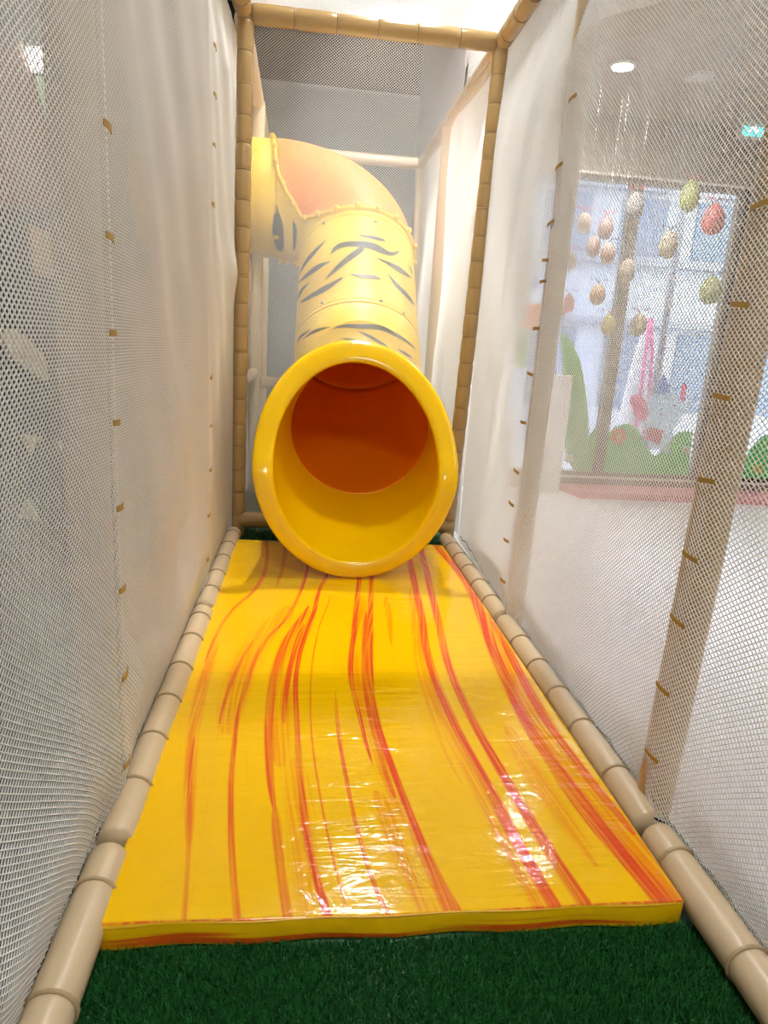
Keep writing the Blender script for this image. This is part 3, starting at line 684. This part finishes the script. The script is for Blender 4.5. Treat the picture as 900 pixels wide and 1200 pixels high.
back_edge = oval(.496, .566, .636, push=.030) ; 
lip = []
# rolled rim: back edge -> outer edge -> face -> throat -> ring 0
def mixr(A, B_, t): return A * (1 - t) + B_ * t
lip.append(oval(.492, .562, .636, push=.034))
lip.append(oval(.499, .569, .636, push=.018))
lip.append(oval(.495, .565, .636, push=.004))
lip.append(oval(.484, .554, .634, push=-.003))
lip.append(mixr(outer, inner, .30) + np.array([0, -.004, 0]))
lip.append(mixr(outer, inner, .65) + np.array([0, -.004, 0]))
lip.append(mixr(outer, inner, .90) + np.array([0, -.002, 0]))
lip.append(inner + np.array([0, .008, 0]))
inn2 = oval(.400, .470, .622, push=.035); lip.append(inn2)
RI0 = ring_yz((xc + .003, 3.73, .725), D(9), RO - .008)
for t in np.linspace(.15, 1, 10)[:]:
    lip.append(mixr(inn2, RI0, t) if t < 1 else RI0)
ex, exV, exF = loft('exit_section', lip, yel_m, thick=0)
# outer skin of the exit section (gives it thickness)
outs = [mixr(oval(.412, .484, .622, push=.02), ring_yz((xc + .003, 3.73, .725), D(9), RO + .002), t) for t in np.linspace(0, 1, 8)]
loft('exit_skin', outs, yel_m, thick=0)
bvhV = []; bvhF = []
def addb(V, Fc):
    o = sum(len(v) for v in bvhV); bvhV.append(V); bvhF.extend([tuple(i + o for i in f) for f in Fc])
def gap_rings(i0, i1, g=.0018):
    rs = [cring(i) for i in range(i0, i1 + 1)]
    a = rs[0] + (rs[1] - rs[0]) * (g / .03); b = rs[-1] + (rs[-2] - rs[-1]) * (g / .03)
    return [a] + rs[1:-1] + [b]
inn_m = translucent(mat('bounce_tint_inner_skin', rgb(252, 160, 10), .2, .02, 3), rgb(252, 150, 8), .4)  # orange bounced light inside the yellow tube is put into this skin's colour
o1, V1, F1 = loft('tube_section', gap_rings(0, 20), yel2_m); addb(V1, F1)
o2, V2, F2 = loft('tube_section', gap_rings(20, 40), yel2_m); addb(V2, F2)
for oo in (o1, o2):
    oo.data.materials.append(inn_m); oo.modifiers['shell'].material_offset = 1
# joint bands hugging each joint outside
def band_at(i, name='joint_band', r=RO + .004, w=2):
    y, z, th = cs[i]; ax = np.array([0, math.cos(D(th)), math.sin(D(th))])
    R_ = ring_yz((xc + .003 + .015 * i / 40, y, z), D(th), r)
    return loft(name, [R_ - ax * .012, R_ + ax * .012], yel2_m, thick=.004)
band_at(0, r=RO + .006); band_at(20, r=RO + .003)
# --- elbow
C2 = np.array([xc + .018, 4.92, 1.72]); t0 = np.array([0, math.cos(D(46)), math.sin(D(46))]); lft = np.array([-1., 0, 0])
RB = .56
def ering(a, r=RO):
    c = C2 + t0 * .07 + RB * (math.sin(a) * t0 + (1 - math.cos(a)) * lft)
    rad = math.cos(a) * (-lft) + math.sin(a) * t0          # outward radial of the bend
    nrm = np.cross(-lft, t0); nrm = -nrm if nrm[1] > 0 else nrm   # towards the lane and up
    return c[None] + r * (np.cos(PHI)[:, None] * rad + np.sin(PHI)[:, None] * nrm), c, math.cos(a) * t0 + math.sin(a) * lft
AE = D(92)
neck = [R2 + t0 * .0018, R2 + t0 * .06]
o3, V3, F3 = loft('elbow_collar', neck, yel2_m); addb(V3, F3)
el = [ering(a)[0] for a in np.linspace(D(-1), AE, 30)]
o4, V4, F4 = loft('elbow', el, yel2_m); addb(V4, F4)
last, lc, lt = ering(AE)
lt2 = lt
arm = [last + lt2 * s for s in (.002, .12, .3, .6, .95)]
o5, V5, F5 = loft('tube_section', arm, yel2_m); addb(V5, F5)
pyd_cap = pyd('light_block_cap', list(arm[-1]), [tuple(range(NS))], yel2_m); keep(pyd_cap, SL)  # added cap, out of view, keeps light from entering the arm's open end
# orange cover bolted over the outer side of the elbow
PM = 152.0
def alo(p): return float(np.interp(abs(p), [0, 45, 118, 135, PM], [1, 1, 0, 7, 32]))
def ahi(p): return float(np.interp(abs(p), [0, 60, 108, 122, 136, 146, PM], [94, 94, 92, 89, 77, 56, 34]))
def epoint(adeg, pdeg, r):
    a, p = D(adeg), D(pdeg)
    c = C2 + t0 * .07 + RB * (math.sin(a) * t0 + (1 - math.cos(a)) * lft)
    rad = math.cos(a) * (-lft) + math.sin(a) * t0; nrm = np.cross(-lft, t0); nrm = -nrm if nrm[1] > 0 else nrm
    return c + r * (math.cos(p) * rad + math.sin(p) * nrm)
ps = np.linspace(-PM, PM, 61); ts = np.linspace(0, 1, 25); cv = []; cf = []
for p in ps:
    for t in ts: cv.append(epoint(alo(p) + (ahi(p) - alo(p)) * t, p, RO + .006))
for i in range(len(ps) - 1):
    for j in range(len(ts) - 1):
        cf.append((i * 25 + j, (i + 1) * 25 + j, (i + 1) * 25 + j + 1, i * 25 + j + 1))
cvo = pyd('elbow_cover', cv, cf, ora_m, smooth=True); keep(cvo, SL); cvo['label'] = 'orange elbow cover'
bmx = bmesh.new(); bmx.from_mesh(cvo.data); bmesh.ops.recalc_face_normals(bmx, faces=bmx.faces[:]); bmx.to_mesh(cvo.data); bmx.free()
md = cvo.modifiers.new('shell', 'SOLIDIFY'); md.thickness = .005; md.offset = -1
loop = [epoint(alo(p), p, RO + .004) for p in np.linspace(-PM, PM, 80)] + [epoint(ahi(p), p, RO + .004) for p in np.linspace(PM, -PM, 80)][1:-1]
loop2 = [epoint(alo(p), p, RO + .021) for p in np.linspace(-PM, PM, 80)] + [epoint(ahi(p), p, RO + .021) for p in np.linspace(PM, -PM, 80)][1:-1]
fl = link('elbow_flange', tube_mesh('elbow_flange', [tuple(p) for p in loop], .015, 8, closed=True), yel2_m, smooth=True); keep(fl, SL)
acc = 0.0
for i in range(1, len(loop)):
    acc += np.linalg.norm(loop[i] - loop[i - 1])
    if acc > .125:
        acc = 0.0
        bm = bmesh.new(); bmesh.ops.create_uvsphere(bm, u_segments=10, v_segments=6, radius=.02, matrix=Matrix.Translation(tuple(loop2[i])))
        bo = bm_obj('bolt_cap', bm, ybolt_m, smooth=True); keep(bo, SL)
BV = BVHTree.FromPolygons([tuple(map(float, v)) for v in np.concatenate(bvhV)], bvhF)
def hit(px, py):
    d = Vector(ray(px, py)).normalized(); r_ = BV.ray_cast(Vector(CO), d)
    return r_[0], r_[1], d
# bolts on the tube, found on its surface
for (px, py) in [(378.5, 355), (446.5, 353), (472.5, 368), (379.5, 262), (440, 260)]:
    p, n, d = hit(px, py)
    if p is None: continue
    if n.dot(d) > 0: n = -n
    bm = bmesh.new(); bmesh.ops.create_uvsphere(bm, u_segments=10, v_segments=6, radius=.012, matrix=Matrix.Translation(p))
    keep(bm_obj('bolt', bm, bolt_m, smooth=True), SL)
def stripe(pts, sc, ox, oy):
    P_ = [(x / sc + ox, y / sc + oy, w / sc) for x, y, w in pts]
    c = spline(P_, 26); V = []; Fc = []; rows = []
    tan = np.gradient(c[:, :2], axis=0); tan /= np.linalg.norm(tan, axis=1, keepdims=True)
    for i in range(len(c)):
        nx_, ny_ = -tan[i, 1], tan[i, 0]; row = []
        for s in (-1, -.5, 0, .5, 1):
            w = max(c[i, 2], .15)
            p, n, d = hit(c[i, 0] + nx_ * w * s, c[i, 1] + ny_ * w * s)
            if p is None: row = None; break
            if n.dot(d) > 0: n = -n
            row.append(p + n * .0025)
        rows.append(row)
    prev = None
    for row in rows:
        if row is None: prev = None; continue
        b0 = len(V); V.extend(row)
        if prev is not None:
            if (Vector(V[prev + 2]) - Vector(V[b0 + 2])).length < .2:
                for j in range(4): Fc.append((prev + j, prev + j + 1, b0 + j + 1, b0 + j))
        prev = b0
    if Fc: keep(pyd('stripe', V, Fc, blk_m, smooth=True), SL)
q = (5.625, 340, 270)
for s in [
 [(270,160,2),(300,120,14),(360,95,17),(450,92,20),(540,105,23),(600,132,20),(650,155,14),(690,152,12),(720,132,2)],
 [(230,328,2),(290,270,12),(350,215,17),(420,160,20),(480,120,16)],
 [(65,290,1),(100,220,9),(160,145,12),(240,65,2)],
 [(60,345,1),(110,300,12),(190,240,15),(270,205,2)],
 [(52,460,2),(75,400,10),(125,345,2)],
 [(75,475,6),(150,430,14),(240,380,18),(345,315,6)],
 [(390,290,1),(460,300,10),(540,310,14),(600,322,2)],
 [(560,180,1),(640,215,10),(720,260,16),(795,315,3)],
 [(640,285,1),(700,360,10),(760,420,13),(815,490,4)],
 [(435,28,1),(520,45,10),(590,60,12),(635,75,2)],
 [(280,650,1),(360,632,10),(450,635,14),(560,638,16),(640,660,14),(740,715,10),(805,765,5),(822,790,1)],
 [(85,720,1),(140,680,9),(190,655,9),(260,637,1)],
 [(50,735,2),(80,695,8),(140,650,1)],
 [(340,712,2),(400,725,10),(470,738,10),(525,748,2)],
 [(445,665,1),(520,700,9),(600,745,8),(645,768,1)],
 [(150,805,1),(220,775,5),(300,755,1)],
 [(700,778,1),(760,815,8),(800,843,3)],
 [(778,220,1),(793,260,5),(800,290,1)]]: stripe(s, *q)
q = (10, 300, 200)
for s in [[(235,390,3),(240,480,25),(255,620,58),(260,740,66),(280,880,48),(295,940,25)],
          [(437,580,3),(455,680,23),(458,800,20),(450,930,13)]]: stripe(s, *q)
# small screws and inner joint dots
def inner_dot(px, py):
    trees = BVHTree.FromPolygons([tuple(map(float, v)) for v in V1], F1)
    d = Vector(ray(px, py)).normalized(); o = Vector(CO) + d * 3.0
    r_ = trees.ray_cast(o, d)
    if r_[0] is None: return
    bm = bmesh.new(); bmesh.ops.create_uvsphere(bm, u_segments=8, v_segments=5, radius=.007, matrix=Matrix.Translation(r_[0] - d * .010))
    keep(bm_obj('screw', bm, blk_m, smooth=True), SL)

for p_ in ((371, 437), (446, 442), (461, 448), (353, 543), (351.5, 549), (475, 556), (472, 563)): inner_dot(*p_)
# ---- the end net: it drapes forward over the tube where the tube comes through
TB = BVHTree.FromPolygons([tuple(map(float, v)) for v in np.concatenate([V1, V2])], F1 + [tuple(i + len(V1) for i in f) for f in F2])
GX = np.linspace(-.40, 1.0, 71); GZ = np.linspace(0.0, 2.9, 146); GY = np.full((71, 146), YB + .03)
for i, gx in enumerate(GX):
    for j, gz in enumerate(GZ):
        if gz > 1.9 or gz < .9: continue
        r_ = TB.ray_cast(Vector((gx, 2.5, gz)), Vector((0, 1, 0)))
        if r_[0] is not None and not (((gx - xc) / .40) ** 2 + ((gz - .725) / .40) ** 2 < .97):
            GY[i, j] = min(GY[i, j], r_[0].y - .015)
for _ in range(6):
    K = GY.copy(); K[1:-1, 1:-1] = (GY[:-2, 1:-1] + GY[2:, 1:-1] + GY[1:-1, :-2] + GY[1:-1, 2:] + 2 * GY[1:-1, 1:-1]) / 6; GY = np.minimum(K, GY + .0)
def P_back(u, v):
    fx = np.clip((u - GX[0]) / (GX[1] - GX[0]), 0, 69.999); fz = np.clip((v - GZ[0]) / (GZ[1] - GZ[0]), 0, 144.999)
    i = fx.astype(int); j = fz.astype(int); tx = fx - i; tz = fz - j
    y = GY[i, j] * (1 - tx) * (1 - tz) + GY[i + 1, j] * tx * (1 - tz) + GY[i, j + 1] * (1 - tx) * tz + GY[i + 1, j + 1] * tx * tz
    return np.stack([u, y + .006 * np.sin(u * 4 + v * 2), v], 1)
def back_hole(u, v):
    low = (((u - xc) / .415) ** 2 + ((v - .93) / .43) ** 2 < 1) & (v < .95)
    return low | ((((u - xc) / .40) ** 2 + ((v - .725) / .395) ** 2 < 1))
net('end_net', P_back, -.335, .92, .10, TOP - .04, 'white mesh net stretched across the lane end before the striped tube', seg=.03, dia=.0021, hole=back_hole)

# ================================================================= THINGS BY THE WINDOW
# low white board beside the big window
e1 = at_y(668, 440, 5.78); e0 = at_z(640, 575, 0)
tag(box('low_board', 1.98, e1[0], 5.70, 5.80, -.004, e1[2], mat('white_board', rgb(228, 222, 220), .6, .02), bev=.008), 'low white board standing on the pale floor before the window frame', 'board')
# flat stickers on the panes
YS = YW + .045
def decal(name, pix, m, label, cat='window sticker', group=None, d=.002, y=YS):
    o = prism(name, [at_y(px, py, y) for px, py in pix], (0, -d, 0), m)
    return tag(o, label, cat, group)
def sticker(name, col, *k):
    m = mat(name, col, .6, .05, 6); nt = m.node_tree; N = nt.nodes; L = nt.links; b = N['Principled BSDF']
    t = N.new('ShaderNodeBsdfTranslucent'); t.inputs[0].default_value = col + (1,)
    mx = N.new('ShaderNodeMixShader'); mx.inputs[0].default_value = .6
    L.new(b.outputs[0], mx.inputs[1]); L.new(t.outputs[0], mx.inputs[2]); L.new(mx.outputs[0], N['Material Output'].inputs[0])
    return m
gr1 = sticker('sticker_green', rgb(112, 204, 128)); gr2 = sticker('sticker_leaf', rgb(150, 204, 140))
pkm = sticker('sticker_pink', rgb(240, 130, 180)); elm = sticker('sticker_white', rgb(220, 238, 248))
redm = sticker('sticker_red', rgb(232, 96, 124)); orm = sticker('sticker_orange', rgb(246, 150, 110)); dkm = sticker('sticker_dark', rgb(70, 70, 90))
blm = sticker('sticker_blue', rgb(120, 170, 230)); wtm = sticker('sticker_flower', rgb(250, 250, 252)); ylm = sticker('sticker_yellow', rgb(244, 226, 110))
def sp2(pts, n=30): return [tuple(p) for p in spline(pts, n)]
decal('leaf_sticker', sp2([(672, 552), (661, 520), (660, 470), (659, 420), (657, 398), (660, 390), (668, 398), (680, 425), (687, 465), (690, 510), (690, 552)], 40), gr2, 'tall pale green leaf sticker on the pane beside the low board')
decal('hill_sticker', [(690, 552)] + sp2([(690, 515), (693, 506), (700, 502)], 8) + [(699, 553)], gr1, 'narrow green hill sticker between tall leaf and window post')
decal('hill_sticker', [(707, 553)] + sp2([(712, 508), (722, 500), (738, 497), (750, 508), (760, 528), (768, 534), (775, 528), (790, 510), (803, 505), (812, 507)], 30) + [(806, 558)], gr1, 'rolling green hill sticker below the elephant')
decal('hill_sticker', [(868, 562)] + sp2([(874, 535), (884, 520), (896, 510), (920, 503), (950, 510)], 20) + [(960, 570)], gr1, 'green hill sticker on the pane behind the padded post')
el_e = empty('elephant_sticker', tuple(at_y(775, 530, YS))); tag(el_e, 'pale blue elephant sticker with pink ears holding a red book', 'window sticker')
def edec(nm, pix, m, k=1): keep(prism(nm, [at_y(px, py, YS - .0025 * k) for px, py in pix], (0, -.002, 0), m), el_e)
edec('body', sp2([(760, 528), (757, 512), (758, 500), (754, 490), (757, 472), (766, 462), (780, 458), (794, 462), (800, 472), (808, 470), (816, 466), (817, 470), (806, 480), (796, 492), (789, 503), (786, 520), (783, 531), (770, 526)], 60), elm, 1)
edec('ear', sp2([(757, 494), (748, 492), (741, 480), (738, 468), (742, 462), (750, 464), (758, 472), (760, 484)], 30), pkm, 2)
edec('ear', sp2([(798, 471), (797, 460), (800, 450), (805, 450), (804, 460), (802, 470)], 20), pkm, 2)
edec('book', [(758, 503), (764, 501), (778, 504), (773, 521), (766, 519), (756, 514)], redm, 3)
for (px, py) in ((775, 479), (791, 475)): edec('eye', [(px - 1.5, py - 1), (px + 1.5, py - 1), (px + 1, py + 1.2), (px - 1, py + 1.2)], dkm, 3)
edec('mouth', [(773, 484), (778, 485), (776, 487)], redm, 3)
edec('hat', sp2([(769, 462), (773, 446), (778, 440), (783, 448), (786, 460)], 14), blm, 3)
def flower(px, py, r, m, label):
    e = empty('flower_sticker', tuple(at_y(px, py, YS))); tag(e, label, 'window sticker', 'flower stickers')
    for k in range(5):
        a = 2 * math.pi * k / 5 + .3; cx_, cy_ = px + math.cos(a) * r * .55, py + math.sin(a) * r * .55
        keep(prism('petal', [at_y(cx_ + r * .5 * math.cos(t), cy_ + r * .5 * math.sin(t), YS - .005) for t in np.linspace(0, 2 * math.pi, 11)[:-1]], (0, -.002, 0), m), e)
    keep(prism('centre', [at_y(px + r * .3 * math.cos(t), py + r * .3 * math.sin(t), YS - .0075) for t in np.linspace(0, 2 * math.pi, 11)[:-1]], (0, -.002, 0), ylm), e)
flower(725, 511, 10, orm, 'orange flower sticker on the green hill beside the elephant')
flower(666, 537, 6, wtm, 'small white flower sticker at the foot of the tall leaf')
flower(804, 527, 5, wtm, 'small white flower sticker on the hill beside the window jamb')
flower(888, 550, 6, ylm, 'yellow flower sticker on the hill behind the padded post')
# coloured stickers on the narrow pane
decal('round_sticker', sp2([(628, 322), (634, 330), (628, 340), (622, 331), (628, 322)], 20), blm, 'blue round sticker on the narrow pane')
decal('panel_sticker', [(607, 322), (621, 324), (617, 352), (604, 351)], gr2, 'light green patch sticker high on the narrow pane')
decal('panel_sticker', [(604, 354), (634, 356), (630, 386), (601, 384)], orm, 'peach patch sticker in the middle of the narrow pane')
decal('panel_sticker', [(601, 388), (620, 389), (615, 432), (597, 430)], gr2, 'light green patch sticker low on the narrow pane')
# hanging decorated eggs
EG = [(685, 261, 15, 24, (214, 190, 168), 'cream'), (710, 267, 17, 27, (190, 152, 146), 'mauve brown'), (695.6, 289, 16, 25, (196, 160, 152), 'dusty rose'),
      (712.5, 297, 17, 25, (208, 172, 158), 'beige pink'), (667, 306, 17, 22, (222, 196, 176), 'pale sand'), (744, 241, 20, 32, (150, 150, 150), 'plain grey'),
      (735, 317, 18, 28, (206, 186, 164), 'speckled beige'), (783, 287, 21, 32, (188, 172, 146), 'khaki'), (808.5, 230, 22, 36, (166, 178, 100), 'big lime green'),
      (836, 257, 25, 36, (206, 96, 100), 'big red'), (833, 340, 25, 33, (150, 162, 112), 'big moss green'), (700, 345, 18, 25, (206, 172, 140), 'tan'),
      (713, 380.6, 17, 25, (206, 192, 112), 'mustard yellow'), (748, 380.6, 19, 27, (200, 184, 158), 'stone beige'), (666, 356, 15, 22, (232, 150, 150), 'coral pink'),
      (657, 363, 14, 20, (226, 170, 164), 'pale pink')]
ribm = [mat('ribbon_red', rgb(200, 50, 70), .6), mat('ribbon_dark', rgb(60, 60, 84), .6)]
strm = mat('thread', rgb(190, 186, 182), .7)
for i, (px, py, w, h, col, nm) in enumerate(EG):
    yy = 5.10 + .025 * ((i * 5 + 3) % 16)
    c = at_y(px, py, yy); sc = np.linalg.norm(c - CO) / math.sqrt(F * F + (px - CX) ** 2 + (py - CY) ** 2)
    rx, rz = w * sc / 2, h * sc / 2
    e = empty('egg_ornament', tuple(c)); tag(e, '%s egg ornament hanging on a thread before the window' % nm, 'ornament', 'hanging egg ornaments')
    prof = []
    for t in np.linspace(-1, 1, 13):
        r_ = rx * math.sqrt(max(0, 1 - t * t)) * (1 - .12 * t)
        prof.append((t * rz, max(r_, .0008)))
    me = tube_mesh('shell', [(c[0], c[1], c[2] + z) for z, r_ in prof], [r_ for z, r_ in prof], 18)
    keep(link('shell', me, mat('egg_%d' % i, rgb(*col), .55, .12, 25), smooth=True), e)
    zt_ = c[2] + rz
    top = 3.15 if c[0] > 2.2 else 3.3
    if c[0] < 1.95: top = 3.3
    keep(link('thread', tube_mesh('thread', [(c[0], c[1], zt_ - .004), (c[0], c[1], top - .002)], .0009, 5), strm), e)
    for s in (-1, 1):
        pts = [(c[0], c[1], zt_), (c[0] + s * .03, c[1] + .01, zt_ + .035), (c[0] + s * .055, c[1], zt_ + .02), (c[0] + s * .07, c[1] - .005, zt_ + .04)]
        keep(link('ribbon', tube_mesh('ribbon', [tuple(p) for p in spline(pts, 10)], .0035, 5), ribm[(i // 2) % 2], smooth=True), e)

# ================================================================= OUTSIDE
struct(box('ground_outside', -2, 16, YW + .14, 24, -.3, -.2, mat('pavement', rgb(170, 172, 180), .8, .05, 3)))
fb = empty('facade_building', (6, 13, -.2)); tag(fb, 'white building front with grey window bands across the street', 'building')
keep(box('wall', 2.2, 15, 13, 14, -.2, 5.0, mat('facade_white', rgb(186, 192, 204), .7, .03, 1)), fb)
for zz in (1.9, 3.0, 4.3): keep(box('ledge', 2.2, 15, 12.8, 13, zz, zz + .12, mat('facade_grey', rgb(150, 156, 170), .7)), fb)
for xx in np.arange(2.8, 14, 1.5): keep(box('window', xx, xx + .9, 12.96, 13.01, 3.2, 4.2, mat('facade_glass', rgb(110, 126, 152), .2)), fb)
for xx in np.arange(2.8, 14, 1.5): keep(box('window', xx, xx + .9, 12.96, 13.01, .3, 1.8, MATS['facade_glass']), fb)
cpt = at_y(803, 250, 7.2); cpb = at_y(764, 457, 7.2)
pxm = (cpt[0] + cpb[0]) / 2
tag(link('street_pole', tube_mesh('street_pole', [(pxm, 7.2, 2.75), (pxm, 7.2, -.2)], .045, 12), mat('grey_pole', rgb(160, 160, 172), .5), smooth=True), 'plain grey pole standing outside the window', 'pole')
pb = at_y(757, 400, 8.0)
pe = empty('folded_parasol', (pb[0], 8.0, -.2)); tag(pe, 'folded white and pink parasol standing outside the window', 'parasol')
me = tube_mesh('canopy', [(pb[0], 8, .25), (pb[0], 8, .5), (pb[0], 8, 1.3), (pb[0], 8, 1.75)], [.16, .2, .12, .02], 14)
keep(link('canopy', me, mat('parasol_white', rgb(236, 232, 240), .7), smooth=True), pe)
for a in (-1.2, -1.9):
    pts = [(pb[0] + math.cos(a) * r_, 8 + math.sin(a) * r_, z) for r_, z in ((.165, .25), (.205, .5), (.125, 1.3), (.03, 1.72))]
    keep(link('pink_stripe', tube_mesh('pink_stripe', pts, .022, 6), mat('parasol_pink', rgb(240, 110, 170), .7), smooth=True), pe)
keep(link('stem', tube_mesh('stem', [(pb[0], 8, -.2), (pb[0], 8, .3)], .03, 8), MATS['grey_pole']), pe)

# ================================================================= MURAL WALL behind the left net
XM = -1.52
def mural(name, pix, m, label, d=.012, cat='wall panel', x=XM):
    o = prism(name, [at_x(px, py, x + .002) for px, py in pix], (d, 0, 0), m); return tag(o, label, cat)
mural('navy_panel', [(-60, 235), (45, 250), (75, 300), (90, 420), (95, 632), (-60, 600)], mat('navy_paint', rgb(44, 52, 66), .7, .1, 3), 'dark navy panel on the grey wall behind the net')
mural('red_panel', [(-60, 40), (28, 60), (44, 110), (66, 200), (70, 245), (-60, 232)], mat('rust_paint', rgb(126, 86, 78), .7, .08, 3), 'rust brown panel above the navy panel')
mural('green_pennant', [(38, 88), (62, 92), (66, 192)], mat('pennant_green', rgb(176, 206, 160), .6, .05), 'pale green pennant on the wall beside the rust panel', .01, x=XM + .014)
mural('tan_panel', [(30, 262), (60, 275), (66, 330), (36, 318)], mat('tan_paint', rgb(196, 160, 118), .7, .08), 'tan square panel at the top of the navy panel', .02, x=XM + .012)
bg = mat('cream_paint', rgb(240, 228, 206), .7, .05)
mural('leaf_mural', sp2([(0, 392), (10, 385), (30, 398), (48, 420), (52, 445), (40, 440), (18, 425), (2, 405), (0, 392)], 30), bg, 'large cream leaf shape on the navy panel', .02, x=XM + .012)
for pix, lb in (([(25, 508), (44, 512), (32, 530)], 'cream triangle on the navy panel under the leaf shape'), ([(62, 516), (74, 520), (68, 530)], 'tiny cream triangle beside the larger one'),
                ([(20, 606), (30, 585), (46, 612)], 'cream triangle at the foot of the navy panel'), ([(74, 592), (84, 598), (78, 610)], 'tiny cream triangle at the foot of the navy panel')):
    mural('triangle_panel', pix, bg, lb, .02, x=XM + .012)
wl = empty('wall_light', tuple(at_x(46, 68, XM))); tag(wl, 'lit white square wall light above the green pennant', 'wall light')
keep(prism('face', [at_x(px, py, XM + .03) for px, py in ((30, 56), (58, 58), (60, 82), (36, 82))], (.01, 0, 0), mat('wall_lamp_face', (1, 1, 1), .5, emit=6)), wl)
keep(prism('housing', [at_x(px, py, XM) for px, py in ((27, 53), (60, 55), (63, 85), (33, 85))], (.03, 0, 0), white_m), wl)
struct(box('floor_dark', -1.52, -.521, .0, 8.5, -.004, .0, mat('dark_carpet', rgb(48, 52, 44), .9, .1, 20)))

# ducts under the dark ceiling
for (y, z, r_, lb) in ((6.2, 4.1, .16, 'fat grey air duct under the dark ceiling'), (7.2, 4.25, .07, 'slim grey pipe under the dark ceiling')):
    tag(link('air_duct', tube_mesh('air_duct', [(-1.5, y, z), (1.18, y, z)], r_, 16), duct_m, smooth=True), lb, 'duct')
